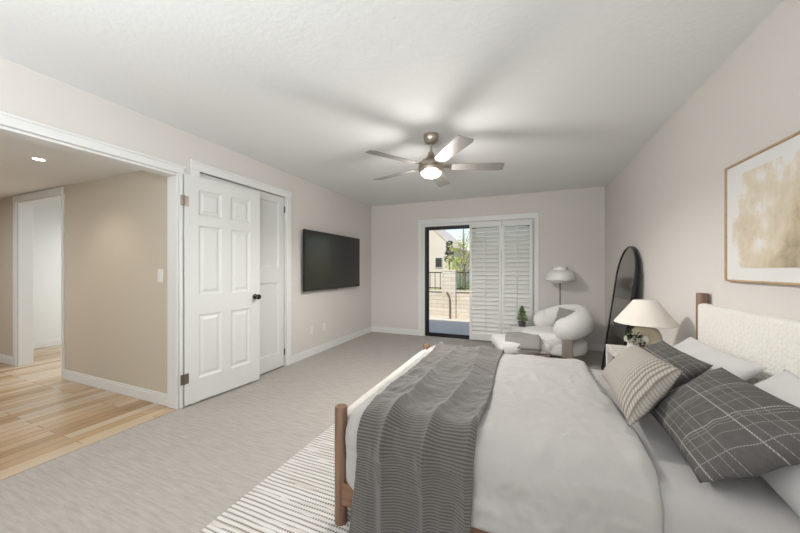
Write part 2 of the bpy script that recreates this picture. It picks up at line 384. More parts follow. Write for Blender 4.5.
# casings
def casing(name, label, fn): b = B(); fn(b); return struct(b.done(name, M['trim'], bevel=.004), label, 'trim')
def f1(b):   # hall opening
    b.box(XL, XL+.018, OY0-.075, OY1+.035, 2.05, 2.125).box(XL, XL+.018, OY0-.075, OY0, 0, 2.05).box(XL, XL+.018, OY1, OY1+.025, 0, 2.05)
    b.box(XL+.018, XL+.026, OY0-.075, OY1+.05, 2.105, 2.125)
    b.box(XL-T-.002, XL, OY1-.014, OY1, 0, 2.05).box(XL-T-.002, XL, OY0, OY0+.02, 0, 2.05).box(XL-T-.002, XL, OY0+.02, OY1-.02, 2.03, 2.05)
casing('trim_1', 'white casing around the wide hall opening', f1)
def f2(b):
    b.box(XL, XL+.018, CY0-.08, CY1+.08, 2.12, 2.205).box(XL, XL+.018, CY0-.08, CY0, 0, 2.12).box(XL, XL+.018, CY1, CY1+.08, 0, 2.12)
    b.box(XL+.018, XL+.026, CY0-.08, CY1+.08, 2.185, 2.205)
    b.box(XL-T, XL, CY0-.0, CY0+.015, 0, 2.12).box(XL-T, XL, CY1-.012, CY1, 0, 2.12)
casing('trim_2', 'white casing around the closet door', f2)
def f3(b):
    b.box(WX0-.072, WX1+.07, YB-.02, YB, 2.03, 2.115).box(WX0-.072, WX0, YB-.02, YB, 0, 2.03).box(WX1, WX1+.07, YB-.02, YB, 0, 2.03)
    b.box(WX0, WX0+.045, YB, YB+T, 0, 2.03).box(WX1-.02, WX1, YB, YB+T, 0, 2.03).box(WX0+.045, WX1-.02, YB, YB+T, 1.985, 2.03)
casing('trim_3', 'white casing around the patio door and shutters', f3)
def f4(b):
    b.box(-5.98,-5.9,1.742,1.76,0,2.06).box(-5.98,-4.77,1.742,1.76,2.06,2.135).box(-5.9,-5.885,1.76,1.89,0,2.06).box(-5.885,-4.785,1.76,1.89,2.045,2.06)
    b.box(-4.785,-4.755,1.742,1.89,0,2.06)
casing('trim_4', 'white casing of the far doorway at the end of the hall', f4)
struct(B().box(XL-.05, XL+.0, OY0+.02, OY1-.02, 0, .008).done('trim_5', M['planks'], bevel=.002), 'oak threshold strip between carpet and planks', 'trim')

# ---------------------------------------------------------------- doors
def panel_door(b, W, H, t, openings, raised=True, y0=0):
    # stiles and rails around the openings (all given as x0,x1,z0,z1), panels recessed
    xs = sorted({0, W} | {v for o in openings for v in o[:2]}); zs = sorted({0, H} | {v for o in openings for v in o[2:]})
    for i in range(len(xs)-1):
        for j in range(len(zs)-1):
            cx, cz = (xs[i]+xs[i+1])/2, (zs[j]+zs[j+1])/2
            if any(o[0] < cx < o[1] and o[2] < cz < o[3] for o in openings): continue
            b.box(xs[i], xs[i+1], y0, y0+t, zs[j], zs[j+1])
    for (x0,x1,z0,z1) in openings:
        b.box(x0, x1, y0+.012, y0+t-.012, z0, z1)
        for yo, yi, sg in ((y0, y0+.012, 1), (y0+t, y0+t-.012, -1)):
            # bevelled moulding ring and raised field
            m1 = .018
            o_ = [(x0,z0),(x1,z0),(x1,z1),(x0,z1)]; i_ = [(x0+m1,z0+m1),(x1-m1,z0+m1),(x1-m1,z1-m1),(x0+m1,z1-m1)]
            for k in range(4):
                k2 = (k+1) % 4
                b.bm.faces.new([b.bm.verts.new(q) for q in ((o_[k][0],yo+sg*.001,o_[k][1]),(o_[k2][0],yo+sg*.001,o_[k2][1]),(i_[k2][0],yi,i_[k2][1]),(i_[k][0],yi,i_[k][1]))])
            if raised:
                m2, m3 = .03, .052; yf = yo+sg*.003
                o2 = [(x0+m2,z0+m2),(x1-m2,z0+m2),(x1-m2,z1-m2),(x0+m2,z1-m2)]; i2 = [(x0+m3,z0+m3),(x1-m3,z0+m3),(x1-m3,z1-m3),(x0+m3,z1-m3)]
                for k in range(4):
                    k2 = (k+1) % 4
                    b.bm.faces.new([b.bm.verts.new(q) for q in ((o2[k][0],yi,o2[k][1]),(o2[k2][0],yi,o2[k2][1]),(i2[k2][0],yf,i2[k2][1]),(i2[k][0],yf,i2[k][1]))])
                b.bm.faces.new([b.bm.verts.new((x,yf,z)) for x,z in i2])
W1 = .755
b = B(); st = .115; mid = W1/2
panel_door(b, W1, 2.04, .035, [(st,mid-.045,1.69,1.925),(mid+.045,W1-st,1.69,1.925),(st,mid-.045,.965,1.60),(mid+.045,W1-st,.965,1.60),(st,mid-.045,.21,.79),(mid+.045,W1-st,.21,.79)])
d1 = b.done('door_1', M['door'], fix=True)
d1.location = (-2.768, 1.785, .018); d1.rotation_euler = (0,0,math.atan2(.755,.075))
struct(d1, 'white six-panel door folded back against the closet', 'door')
# the face towards the room is local -y (y=0)
b = B(); Mx = Matrix.Rotation(R(90),4,'X')
b.lathe([(0,0),(.03,0),(.03,.006),(.026,.01),(.011,.014),(.011,.04),(.02,.045),(.027,.055),(.027,.066),(.02,.074),(0,.076)], loc=(W1-.06,-.0,.905), seg=20, mtx=Mx)
b.done('door_handle', M['dark_nickel'], d1, smooth='auto')['label'] = 'dark round door knob'
for z in (.235, 1.80, ):
    bb = B(); bb.tube([(-.008,-.006,z-.045),(-.008,-.006,z+.045)], .008, 10); bb.box(-.006,.032,-.002,.0,z-.045,z+.045); bb.box(-.035,-.008,-.002,.0,z-.045,z+.045)
    bb.done('hinge', M['hinge'], d1)['label'] = 'satin metal hinge'
def shaker(name, y0, w, label, hinge_right=True):
    b = B(); panel_door(b, w, 2.10, .035, [(.08, w-.085, .175, 1.045), (.08, w-.085, 1.225, 2.02)], raised=False)
    d = b.done(name, M['door']); d.location = (XL-.012, y0, .012); d.rotation_euler = (0,0,R(90))
    # local x runs +Y; local y runs -X
    struct(d, label, 'door')
    for z in (.17, 1.95):
        bb = B(); bb.tube([(w+.003,-.006,z-.04),(w+.003,-.006,z+.04)], .007, 10); bb.done('hinge', M['dark_nickel'], d)
    return d
shaker('door_2', 1.948, .535, 'white closet door hidden behind the six-panel door')
shaker('door_3', 2.487, .54, 'white flat-panel closet door beside the television')

# patio door
t = B(); fx0, fx1, fy0, fy1 = WX0+.045, WX1-.02, YB+.035, YB+.10
t.box(fx0, fx0+.03, fy0, fy1, 0, 1.985).box(fx1-.03, fx1, fy0, fy1, 0, 1.985).box(fx0+.03, fx1-.03, fy0, fy1, 1.955, 1.985).box(fx0+.03, fx1-.03, fy0, fy1, 0, .03)
d4 = struct(t.done('door_4', M['black'], bevel=.003), 'black-framed sliding glass patio door', 'door')
for k, (x0, x1, y) in enumerate(((fx0+.03, -.80, fy0+.008), (-.86, fx1-.03, fy0+.036))):
    s_ = B().box(x0, x0+.04, y, y+.025, .03, 1.955).box(x1-.05, x1, y, y+.025, .03, 1.955).box(x0+.04, x1-.05, y, y+.025, 1.925, 1.955).box(x0+.04, x1-.05, y, y+.025, .03, .065)
    s = s_.done('sash', M['black'], d4, bevel=.002)
    B().box(x0+.04, x1-.05, y+.010, y+.014, .065, 1.925).done('glass_pane', M['glass'], s)
# shutters
def shutter(x0, x1, label, y=YB-.055):
    r = thing('plantation_shutter', label, 'shutter', (x0, y, .02), 0, 'louvered shutter panels over the patio door')
    w = x1-x0; H = 1.985; st = .042
    f = B().box(0, st, -.0, .028, 0, H).box(w-st, w, 0, .028, 0, H).box(st, w-st, 0, .028, 0, .10).box(st, w-st, 0, .028, H-.085, H)
    f.done('shutter_frame', M['shutter'], r, bevel=.002)
    z = .10+.034; 
    while z < H-.1:
        l = B(); mt = Matrix.Translation((w/2, .014, z)) @ Matrix.Rotation(R(58), 4, 'X')
        l.lathe([(0,-(w/2-st)),(.5,-(w/2-st)),(.5,(w/2-st)),(0,(w/2-st))], seg=12)
        bmesh.ops.scale(l.bm, vec=(.086, .011, 1), verts=l.bm.verts)
        bmesh.ops.transform(l.bm, matrix=Matrix.Rotation(R(90),4,'Y'), verts=l.bm.verts)
        # blade: length along x, wide direction along z -> lay it flat (wide along y)
        bmesh.ops.transform(l.bm, matrix=Matrix.Rotation(R(90),4,'X'), verts=l.bm.verts)
        bmesh.ops.transform(l.bm, matrix=mt, verts=l.bm.verts)
        l.done('louver', M['shutter'], r, smooth='auto')
        z += .0715
    B().box(w/2-.005, w/2+.005, -.027, -.019, .12, H-.12).done('tilt_rod', M['shutter'], r)
    return r
shutter(-.892, -.373, 'white louvered shutter panel next to the open glass')
shutter(-.368, .098, 'white louvered shutter panel behind the armchair, right of the other panel')

# ---------------------------------------------------------------- outdoors
struct(B().box(-9, 6, YB+.13, 8.2, -.16, -.07).done('patio', M['concrete']), 'concrete patio outside the glass door', 'ground')
tag(B().box(-30, 20, 8.2, 60, -.3, -.1).done('lawn', M['grass']), 'sunlit green lawn beyond the patio wall', 'lawn', kind='stuff')
struct(B().box(-9, 6, YB+.131, YB+.23, -.07, 2.75).box(-9,6,YB+.13,YB+.5,2.62,2.75).done('house_exterior', M['stucco']).__class__ and bpy.data.objects['house_exterior'], 'outer house wall', 'wall') if False else None
struct(B().box(XL-.6, XR+.6, YF-.5, YB+.2, 2.6, 2.68).done('roof', M['rooftile']), 'unseen roof slab added over the bedroom to block the sun, with a short eave', 'roof')  # unseen slab added as sun blocker; its eave sets the patio shade edge
pw = struct(B().box(-9, 3, 8.0, 8.18, -.07, .64).box(-9, 3, 7.97, 8.21, .62, .655).done('wall_patio', M['block'], bevel=.01), 'low cream block wall at the edge of the patio', 'wall')
tag(B().box(-2.055,-1.69,7.93,8.25,-.07,1.16).box(-2.066,-1.68,7.92,8.26,1.16,1.20).done('block_pillar', M['block'], bevel=.012), 'cream block pillar rising from the low patio wall', 'pillar')
def fence(x0, x1, label):
    f = thing('iron_fence', label, 'fence', (x0, 8.1, .655), group='iron railings on the low patio wall')
    L = x1-x0
    B().box(0, L, -.012, .012, .04, .065).done('rail', M['black'], f); B().box(0, L, -.012, .012, .46, .485).done('rail', M['black'], f)
    k = int(L/.145)
    for i in range(k+1):
        x = (i+.5)*L/(k+1)
        B().box(x-.007, x+.007, -.007, .007, 0, .47).done('picket', M['black'], f)
fence(-4.2, -2.07, 'black iron railing left of the block pillar'); fence(-1.675, .6, 'black iron railing right of the block pillar')
pts = [(-1.83,7.90,-.07),(-1.83,7.90,.2),(-1.835,7.905,.42),(-1.86,7.90,.54),(-1.92,7.90,.62)]
tag(B().tube(pts, .022, 8).done('bent_pole', M['bark'], smooth='auto'), 'dark brown bent pole standing in front of the low block wall', 'pole')
# neighbour houses
h1 = thing('neighbor_house', 'white stucco house with a steep gable and small dark window', 'house', (-6.9, 20, -.1))
B().prism([(-3.2,0,0),(2.45,0,0),(2.45,0,2.75),(.9,0,4.2),(0,0,4.9),(-3.2,0,2.3)], (0,6,0)).done('house_wall', M['stucco'], h1)
B().prism([(0,-.06,5.0),(.92,-.06,4.3),(2.6,-.06,2.74),(2.6,-.06,2.66),(.9,-.06,4.2),(0,-.06,4.9)], (0,6.2,0)).prism([(0,-.06,5.0),(-3.3,-.06,2.35),(-3.3,-.06,2.25),(0,-.06,4.9)], (0,6.2,0)).done('roof', M['stucco'], h1)
hw = B().box(1.27,1.77,-.05,.02,1.4,2.1).done('window_frame', M['stucco_blue'], h1); B().box(1.31,1.73,-.06,-.04,1.45,2.05).done('window_pane', M['darkglass'], hw)
B().box(.95,1.2,.3,.6,3.6,4.6).done('chimney', M['stucco'], h1)
h2 = thing('neighbor_house', 'low pale house with a brown tiled roof behind the tree', 'house', (-3.8, 27, -.1))
B().box(-3,4,0,6,0,2.15).done('house_wall', M['stucco_blue'], h2)
B().prism([(-3.4,-.5,2.1),(4.4,-.5,2.1),(4.4,-.5,2.25),(3.2,3,3.1),(-2.4,3,3.1),(-3.4,-.5,2.25)][:3]+[(-3.4,-.5,2.25)], (0,.1,0)).done('fascia', M['rooftile'], h2)
bm_ = B(); q = [bm_.bm.verts.new(p) for p in ((-3.4,-.5,2.25),(4.4,-.5,2.25),(4.4,6.5,2.25),(-3.4,6.5,2.25),(-1.8,3,3.0),(2.8,3,3.0))]
for f in ((0,1,5,4),(1,2,5),(2,3,4,5),(3,0,4),(3,2,1,0)): bm_.bm.faces.new([q[i] for i in f])
bm_.done('roof', M['rooftile'], h2)
# trees
def tree(name, label, loc, h, blobs, nleaf, lsize, leafm, trunk_r=.08, seed=1, branches=7, sz=.7):
    random.seed(seed); r = thing(name, label, 'tree', loc)
    tb = B(); tb.tube([(0,0,0),(.05,0,h*.3),(-.03,.02,h*.6),(0,0,h*.85)], [trunk_r,trunk_r*.8,trunk_r*.55,trunk_r*.2], 8)
    lb = B()
    for (c, rad) in blobs:
        c = Vector(c); tb.tube([(0,0,max(.2,c.z*.55)), (c.x*.5,c.y*.5,c.z*.85), tuple(c)], [trunk_r*.4,trunk_r*.25,trunk_r*.1], 6)
        for i in range(nleaf):
            v = Vector((random.gauss(0,1),random.gauss(0,1),random.gauss(0,1))).normalized()*rad*random.random()**.4; v.z *= sz
            lb.leaf(c+v, v+Vector((0,0,-.3*rad)), lsize*random.uniform(.7,1.3), lsize*.5)
    tb.done('trunk', M['bark'], r, smooth='auto'); lb.done('foliage', leafm, r, fix=False)
    return r
tree('leafy_tree', 'tree with sparse yellow-green leaves in front of the pale house', (-2.62,14,-.1), 4.3,
     [((.0,0,2.6),.42),((-.35,.1,2.35),.3),((.4,0,2.2),.35),((.55,0,3.3),.5),((.1,.2,3.6),.45),((.9,0,4.1),.6),((-.1,0,1.8),.35),((.45,.1,1.5),.4),((-.25,0,1.3),.3),((0,0,4.2),.35),((-.5,.3,1.75),.4),((-.55,.2,1.5),.35),((.7,0,2.6),.4)], 100, .10, M['treeleaf'], .045, seed=3)
tree('conifer', 'small dark conifer standing beside the neighbour gable', (-4.32,18.5,-.1), 3.0, [((0,0,2.9),.12),((0,0,2.65),.18),((0,0,2.35),.22),((0,0,1.95),.25)], 120, .14, M['darkleaf'], seed=4)
tree('garden_shrub', 'low green shrub on the lawn behind the railing', (-4.1,19.2,-.1), .9, [((0,0,.5),.45),((.6,0,.4),.35)], 160, .1, M['leaf'], .03, seed=5)

# ---------------------------------------------------------------- wall plates
def plate(name, label, kind, loc, nrm, grp=None):
    r = thing(name, label, kind, loc, {'+x':R(90), '-y':0}[nrm], {'wall_outlet':'outlets below the television','light_switch':'switches on the hall wall'}[name])
    B().box(-.035,.035,-.006,0,-.058,.058).done('cover_plate', M['plate'], r, bevel=.002)
    if name == 'wall_outlet':
        for z in (-.02,.02):
            B().box(-.016,.016,-.009,-.006,z-.014,z+.014).box(-.007,-.004,-.0095,-.006,z-.005,z+.007).done('socket', M['plate'], r, bevel=.002)
    else: B().box(-.016,.016,-.011,-.006,-.032,.032).done('rocker', M['plate'], r, bevel=.002)
    return r
plate('wall_outlet', 'white outlet below the television, nearer to the closet', 'outlet', (XL, 3.54, .36), '+x')
plate('wall_outlet', 'white outlet below the television, farther from the closet', 'outlet', (XL, 3.84, .352), '+x')
plate('light_switch', 'white light switch on the beige hall wall beside the opening', 'switch', (-3.06, 1.76, 1.16), '-y')
plate('light_switch', 'white switch plate at the left edge, beside the far doorway', 'switch', (-6.5, 1.76, .99), '-y')
dl = thing('downlight', 'round recessed downlight glowing in the hall ceiling', 'ceiling light', (-3.8, 1.25, 2.145))
B().lathe([(.036,-.002),(.05,-.004),(.052,0),(.036,0)], seg=32).done('trim_ring', M['plate'], dl, smooth='auto')
B().lathe([(0,-.002),(.036,-.002),(.036,0),(0,0)], seg=32).done('lens', M['downlight'], dl)
light('downlight_beam', 'SPOT', (-3.8,1.25,2.12), (0,0,0), 10, (1,.88,.70), .05, spot_size=R(125), spot_blend=.8)

# ---------------------------------------------------------------- television
tv = thing('television', 'large black flat television mounted on the left wall', 'television', (-2.72, 4.037, 1.335), 0)
B().box(-.03, -.002, -.735, .735, -.418, .418, bev=.004).done('tv_body', M['tvbody'], tv)
B().box(-.002, .0005, -.725, .725, -.402, .41).done('screen', M['screen'], tv)
B().box(-.079, -.03, -.3, .3, -.2, .2, bev=.004).done('wall_bracket', M['tvbody'], tv)
B().box(-.01, .001, -.05, .05, -.428, -.418).done('sensor', M['hinge'], tv)

# ---------------------------------------------------------------- ceiling fan
fan = thing('ceiling_fan', 'brushed nickel ceiling fan with five grey blades and a lit bowl', 'ceiling fan', (-.80, 2.70, 2.44)); fan.scale = (1,1,.87)
B().lathe([(0,0),(.066,0),(.068,-.02),(.066,-.06),(.045,-.09),(.022,-.1),(0,-.1)], seg=32).done('canopy', M['nickel'], fan, smooth='auto')
B().lathe([(0,-.1),(.012,-.1),(.012,-.18),(.024,-.185),(.028,-.20),(.034,-.225),(0,-.225)], seg=20).done('downrod', M['nickel'], fan, smooth='auto')
B().lathe([(0,-.205),(.028,-.205),(.038,-.235),(.075,-.265),(.102,-.29),(.112,-.315),(.114,-.345),(.108,-.35),(.108,-.358),(.116,-.362),(.114,-.385),(.10,-.395),(0,-.395)], seg=40).done('motor_housing', M['nickel'], fan, smooth='auto')
B().lathe([(.10,-.392),(.098,-.40),(.088,-.418),(.066,-.436),(.035,-.446),(0,-.449)], seg=36).done('glass_bowl', M['lampglass'], fan, smooth='auto')
psi = math.atan(126/308)
for k in range(5):
    a = psi + k*R(72) - R(1)
    bl = B(); mt = Matrix.Rotation(a,4,'Z') @ Matrix.Translation((0,0,-.335)) @ Matrix.Rotation(R(-12),4,'X')
    P = [(.19,-.05),(.30,-.058),(.61,-.068),(.645,-.062),(.665,.05),(.63,.066),(.30,.058),(.19,.05)]
    bl.prism([(x,y,-.003) for x,y in P],(0,0,.006)); bmesh.ops.transform(bl.bm, matrix=mt, verts=bl.bm.verts)
    o = bl.done('blade', M['blade'], fan, bevel=.001)
    ir = B(); ir.prism([(.09,-.02,.003),(.20,-.036,.003),(.235,-.025,.003),(.235,.025,.003),(.20,.036,.003),(.09,.02,.003)],(0,0,.008)); bmesh.ops.transform(ir.bm, matrix=mt, verts=ir.bm.verts)
    ir.done('blade_iron', M['nickel'], o)
light('fan_bowl_glow', 'POINT', (-.80,2.70,1.985), (0,0,0), 15, (1,.96,.91), .085)
light('fan_lamp', 'SPOT', (-.80,2.70,2.045), (0,0,0), 104, (1,.97,.93), .09, spot_size=R(172), spot_blend=.5)

# ---------------------------------------------------------------- framed picture
pf = thing('framed_picture', 'large abstract beige wash picture in a thin oak frame above the headboard', 'picture', (0,0,0))
py0, py1, pz0, pz1 = 1.20, 2.346, 1.151, 1.797
B().box(1.056,1.078,py0,py0+.01,pz0,pz1).box(1.056,1.078,py1-.01,py1,pz0,pz1).box(1.056,1.078,py0+.01,py1-.01,pz0,pz0+.01).box(1.056,1.078,py0+.01,py1-.01,pz1-.01,pz1).done('frame', M['frame_oak'], pf)
mb = B().box(1.064,1.066,py0+.01,py1-.01,pz0+.01,pz1-.01).done('mat_board', M['mat_board'], pf)
B().box(1.062,1.064,py0+.072,py1-.062,pz0+.075,pz1-.07).done('artwork', M['art'], pf)

# ---------------------------------------------------------------- rug
def rugf(u, v): return Vector((-1.39+u*2.35, .25+v*2.75, .012))
rg = B().box(-1.39,.645,.25,2.95,.0,.013, bev=.004).done('area_rug', M['rug']); tag(rg, 'cream woven rug with dashed dark lines under the bed', 'rug')

# ---------------------------------------------------------------- bed
BY0, BY1 = 1.22, 2.56      # mattress sides
bed = thing('bed', 'double bed with round walnut posts, cream bolster rail and boucle headboard', 'bed', (0,0,0))
for (x, y, h) in ((-.819,1.257,.565),(-.805,2.575,.565)):
    p = B().lathe([(0,.013),(.029,.013),(.03,.02),(.03,h-.004),(.027,h),(0,h)], loc=(x,y,0), seg=24).done('post', M['walnut'], bed, smooth='auto')
for (x, y) in ((1.045,1.14),(1.045,2.56)):
    B().lathe([(0,0),(.029,0),(.03,.007),(.03,1.062),(.027,1.066),(0,1.066)], loc=(x,y,0), seg=24).done('headboard_post', M['walnut'], bed, smooth='auto')
B().tube([(-.812,1.275,.497),(-.81,1.4,.499),(-.808,2.4,.499),(-.806,2.555,.497)], [.028,.033,.033,.028], 20).done('bolster_rail', M['bar'], bed, smooth='auto')
B().box(-.835,-.80,1.28,2.55,.11,.21, bev=.004).done('foot_rail', M['walnut_x'], bed)
B().box(-.80,1.03,1.235,1.262,.11,.215, bev=.004).done('side_rail', M['walnut_x'], bed); B().box(-.80,1.03,2.565,2.592,.11,.215, bev=.004).done('side_rail', M['walnut_x'], bed)
# headboard: padded boucle slab
def slab(u, v, t0=1.0, sgn=-1): pass
B().box(1.012,1.072,1.16,2.548,.28,1.003, bev=.022).done('headboard', M['headboard'], bed, smooth='auto')

# profile across the bed (along Y): distance along path -> (y, z, normal)
def profile(y0, y1, zt, r, zn, zf):
    segs = []; a = zt-r-zn; ar = r*PI/2; m_ = (y1-y0)-2*r; c_ = zt-r-zf
    tot = a+ar+m_+ar+c_
    def f(s):
        d = s*tot
        if d < a: return (y0, zn+d, (-1,0))
        d -= a
        if d < ar: t = d/r; return (y0+r-r*math.cos(t), zt-r+r*math.sin(t), (-math.cos(t), math.sin(t)))
        d -= ar
        if d < m_: return (y0+r+d, zt, (0,1))
        d -= m_
        if d < ar: t = d/r; return (y1-r+r*math.sin(t), zt-r+r*math.cos(t), (math.sin(t), math.cos(t)))
        d -= ar
        return (y1, zt-r-d, (1,0))
    return f, tot
def wr(x, y, z, s1, amp, k=1.0):
    p = Vector((x*s1, y*s1, z*s1)); v = noise.noise(p); r_ = 1-abs(noise.noise(p*1.9+Vector((7,3,1))))*2
    return amp*(v*.6 + r_*.4*k)
# mattress with fitted sheet
mt_b = B()
fm, tm = profile(BY0, BY1, .515, .07, .215, .23)
def matf(u, v):
    x = -.79+u*1.80; y, z, n_ = fm(v)
    e = min(1, u/.08, (1-u)/.03); off = -.06*(1-math.sqrt(max(0,1-(1-e)**2)))
    d = off + wr(x, y, z, 3.1, .008) + wr(x*1.2+3, y*.7, z, 8, .007)
    return Vector((x, y+n_[0]*d, z+n_[1]*d))
mt_b.grid(90, 110, matf, lambda u,v: (u*1.775, v*tm))
mt = mt_b.done('mattress', M['sheet'], smooth=True, solid=.03); tag(mt, 'mattress under a grey fitted sheet on the walnut bed', 'mattress')
# duvet
DX0, DX1 = -.785, .40
fd, td = profile(BY0-.012, BY1+.012, .525, .10, .255, .30)
def duvet_off(x, s, y, z):
    e = (DX1 + .02*math.sin(y*5) - x)   # distance from the turned edge
    roll = math.sqrt(max(0, 1-(1-min(1, max(0,e)/.055))**2))
    e2 = x-DX0; roll2 = math.sqrt(max(0, 1-(1-min(1, max(0,e2)/.05))**2))
    puff = .012 + .035*roll*roll2
    top = min(1, max(0, (z-.42)/.1))
    drop = .08*(1-math.sqrt(max(0,1-(1-min(1,max(0,e2)/.11))**2)))
    return -drop + puff*(.55+.45*top) + wr(x, y, z, 2.3, .015*(.4+.6*top)) + wr(x*1.3+5, y*.8, z, 6.5, .013) + wr(x*.8, y*1.8+9, z, 14, .007)
def duvf(u, v):
    y, z, n_ = fd(v); x = DX0 + u*(DX1-DX0) + (.012*math.sin(y*4+1)+ .01*noise.noise(Vector((y*5,z*5,3))))*u
    # hem waves where it hangs
    hang = max(0, .40-z)/.15 if n_[1] <= 0.01 else 0
    d = duvet_off(x, v, y, z) + hang*.006*math.sin(x*17+noise.noise(Vector((x*3,0,0)))*4) 
    return Vector((x, y+n_[0]*d, z+n_[1]*d))
dv = B().grid(150, 200, duvf, lambda u,v: (u*1.2, v*td)).done('duvet', M['duvet'], smooth=True, solid=.012); tag(dv, 'light linen duvet spread over the bed', 'duvet')
# throw
TX0, TX1 = -.655, -.185
ft, tt = profile(BY0-.022, BY1+.02, .532, .10, .04, .28)
def throwf(u, v):
    y, z, n_ = ft(v)
    far = min(1, max(0, (y-BY0)/(BY1-BY0)))
    x0 = TX0 - .035*far + .02*math.sin(y*3.3) ; x1 = TX1 + .03*far + .012*math.sin(y*4+2)
    if n_[1] <= .01 and y < 1.5: x0 -= .12*(.45-z); x1 -= .05*(.45-z)
    x = x0 + (x1-x0)*u
    ph = x*34 + 2.4*math.sin(y*1.9+.6) + 3*noise.noise(Vector((y*1.2, x*2, 5)))
    fold = (1-abs(math.sin(ph/2)))**1.6*(.6+.6*noise.noise(Vector((y*2,x*3,8))))
    side = 1 if n_[1] > .01 else .8
    d = duvet_off(x, v, y, max(z,.30)) + .008 + max(0,.042*fold)*side + .006*noise.noise(Vector((x*8,y*8,z*8))) 
    if n_[1] <= .01: d = max(d, .022)
    return Vector((x, y+n_[0]*d, z+n_[1]*d))
_p = [throwf(.4, j/400) for j in range(401)]; _c = [0]
for a_, b_ in zip(_p, _p[1:]): _c.append(_c[-1]+(b_-a_).length)
th = B().grid(110, 200, throwf, lambda u,v: (u*.55, _c[round(v*400)] if v < 1 else _c[-1])).done('throw_blanket', M['throw'], smooth=True, solid=.007); tag(th, 'dark grey ribbed knit throw laid across the foot of the bed', 'blanket')

# pillows from four corners: A,B bottom edge; D,C top edge (A below D)
def pillow(name, A, Bc, Cc, D, thick, m, label, cat, seed=0, n=44, pinch=.07, wrk=.004, flange=0, group=None, parent=None):
    A, Bc, Cc, D = map(Vector, (A, Bc, Cc, D)); ctr = (A+Bc+Cc+D)/4
    nrm = ((Bc-A).cross(D-A)).normalized(); W = ((Bc-A).length+(Cc-D).length)/2; H = ((D-A).length+(Cc-Bc).length)/2
    b = B(); off = Vector((seed*3.7, seed*1.3, seed))
    def base(u, v):
        a, c = 2*u-1, 2*v-1
        uu = .5+.5*a*(1-pinch*(1-c*c)); vv = .5+.5*c*(1-pinch*(1-a*a))
        return A*(1-uu)*(1-vv)+Bc*uu*(1-vv)+Cc*uu*vv+D*(1-uu)*vv
    def th_(u, v):
        a, c = abs(2*u-1), abs(2*v-1)
        return (max(0,(1-a**2.6))*max(0,(1-c**2.6)))**.52
    for sg in (1,-1):
        def fn(u, v, sg=sg):
            p = base(u, v); t = th_(u, v)*thick/2
            r_ = Vector((u-.5, v-.5, 0)); w_ = wrk*math.sin(math.atan2(r_.y,r_.x)*9+seed)*min(1,r_.length*2)*min(1,t/thick*5) + wrk*1.6*noise.noise(p*9+off)*min(1,t/thick*4)
            return p + nrm*sg*(t + w_)
        b.grid(n, n, fn, lambda u, v, W=W, H=H: (u*W, v*H))
    bmesh.ops.remove_doubles(b.bm, verts=b.bm.verts, dist=.0004)
    o = b.done(name, m, parent, smooth=True)
    if label: tag(o, label, cat, group)
    return o
pillow('pillow', (.72,2.50,.545),(.72,1.84,.545),(.95,1.80,.80),(.95,2.46,.80), .13, M['pillow_light'], 'pale grey pillow against the headboard, behind the farther checked pillow', 'pillow', 1, group='grey pillows along the headboard')
pillow('pillow', (.70,1.74,.555),(.68,1.14,.545),(.94,1.10,.81),(.955,1.72,.82), .14, M['pillow_light'], 'pale grey pillow against the headboard, behind the nearer checked pillow', 'pillow', 2, group='grey pillows along the headboard')
pillow('checked_pillow', (.555,2.40,.575),(.555,1.86,.575),(.80,1.86,.775),(.79,2.40,.775), .12, M['check'], 'charcoal checked pillow on the far side of the bed', 'pillow', 3, group='charcoal checked pillows')
pillow('checked_pillow', (.515,1.71,.575),(.485,1.20,.575),(.80,1.14,.79),(.755,1.70,.81), .15, M['check'], 'large charcoal checked pillow nearest the viewer', 'pillow', 4, group='charcoal checked pillows', pinch=.05)
pillow('ribbed_cushion', (.40,2.06,.615),(.375,1.46,.60),(.615,1.66,.79),(.60,2.18,.78), .15, M['rib'], 'taupe cushion with knitted ribs in front of the checked pillows', 'cushion', 5, pinch=.06, wrk=.0015)

# ---------------------------------------------------------------- nightstand and what stands on it
ns = thing('nightstand', 'whitewashed open nightstand between the bed and the leaning mirror', 'nightstand', (.66,2.70,0))
B().box(0,.405,0,.545,.505,.55, bev=.004).done('tabletop', M['pale_wood'], ns)
for x in (0,.36):
    for y in (0,.50): B().box(x,x+.045,y,y+.045,0,.505, bev=.003).done('leg', M['pale_wood'], ns)
B().box(.01,.395,.01,.535,.16,.19, bev=.003).done('shelf', M['pale_wood'], ns)
LX, LY = .825, 2.83
tl = thing('table_lamp', 'lamp with a wide cone shade and cream ring base on the nightstand', 'table lamp', (LX,LY,.55))
ring = [(math.cos(a)*.078, math.sin(a)*.03*0, .135+math.sin(a)*.078) for a in [2*PI*i/40 for i in range(40)]]
rb_ = [(x*math.cos(psi)+0, x*math.sin(psi), z) for x,_,z in ring]
B().tube(rb_, .043, 16, closed=True).done('ring_base', M['ceramic'], tl, smooth=True)
B().lathe([(0,0),(.045,0),(.045,.012),(0,.012)], seg=24).done('foot', M['ceramic'], tl, smooth='auto')
B().lathe([(.008,.24),(.008,.40),(0,.40)], seg=12).done('stem', M['nickel'], tl, smooth='auto')
B().lathe([(.192,.262),(.194,.266),(.076,.430),(.07,.436),(.0,.436)], seg=48).done('lamp_shade', M['shade'], tl, smooth='auto', solid=.002)
vs = thing('flower_vase', 'white vase of pale blossoms and green leaves beside the ring lamp', 'vase', (.725,2.765,.55))
B().lathe([(0,0),(.03,0),(.036,.03),(.034,.08),(.024,.11),(.028,.125),(.022,.12),(.018,.10),(0,.10)], seg=24).done('vase_body', M['whitepot'], vs, smooth='auto')
random.seed(11); fb = B(); lb = B()
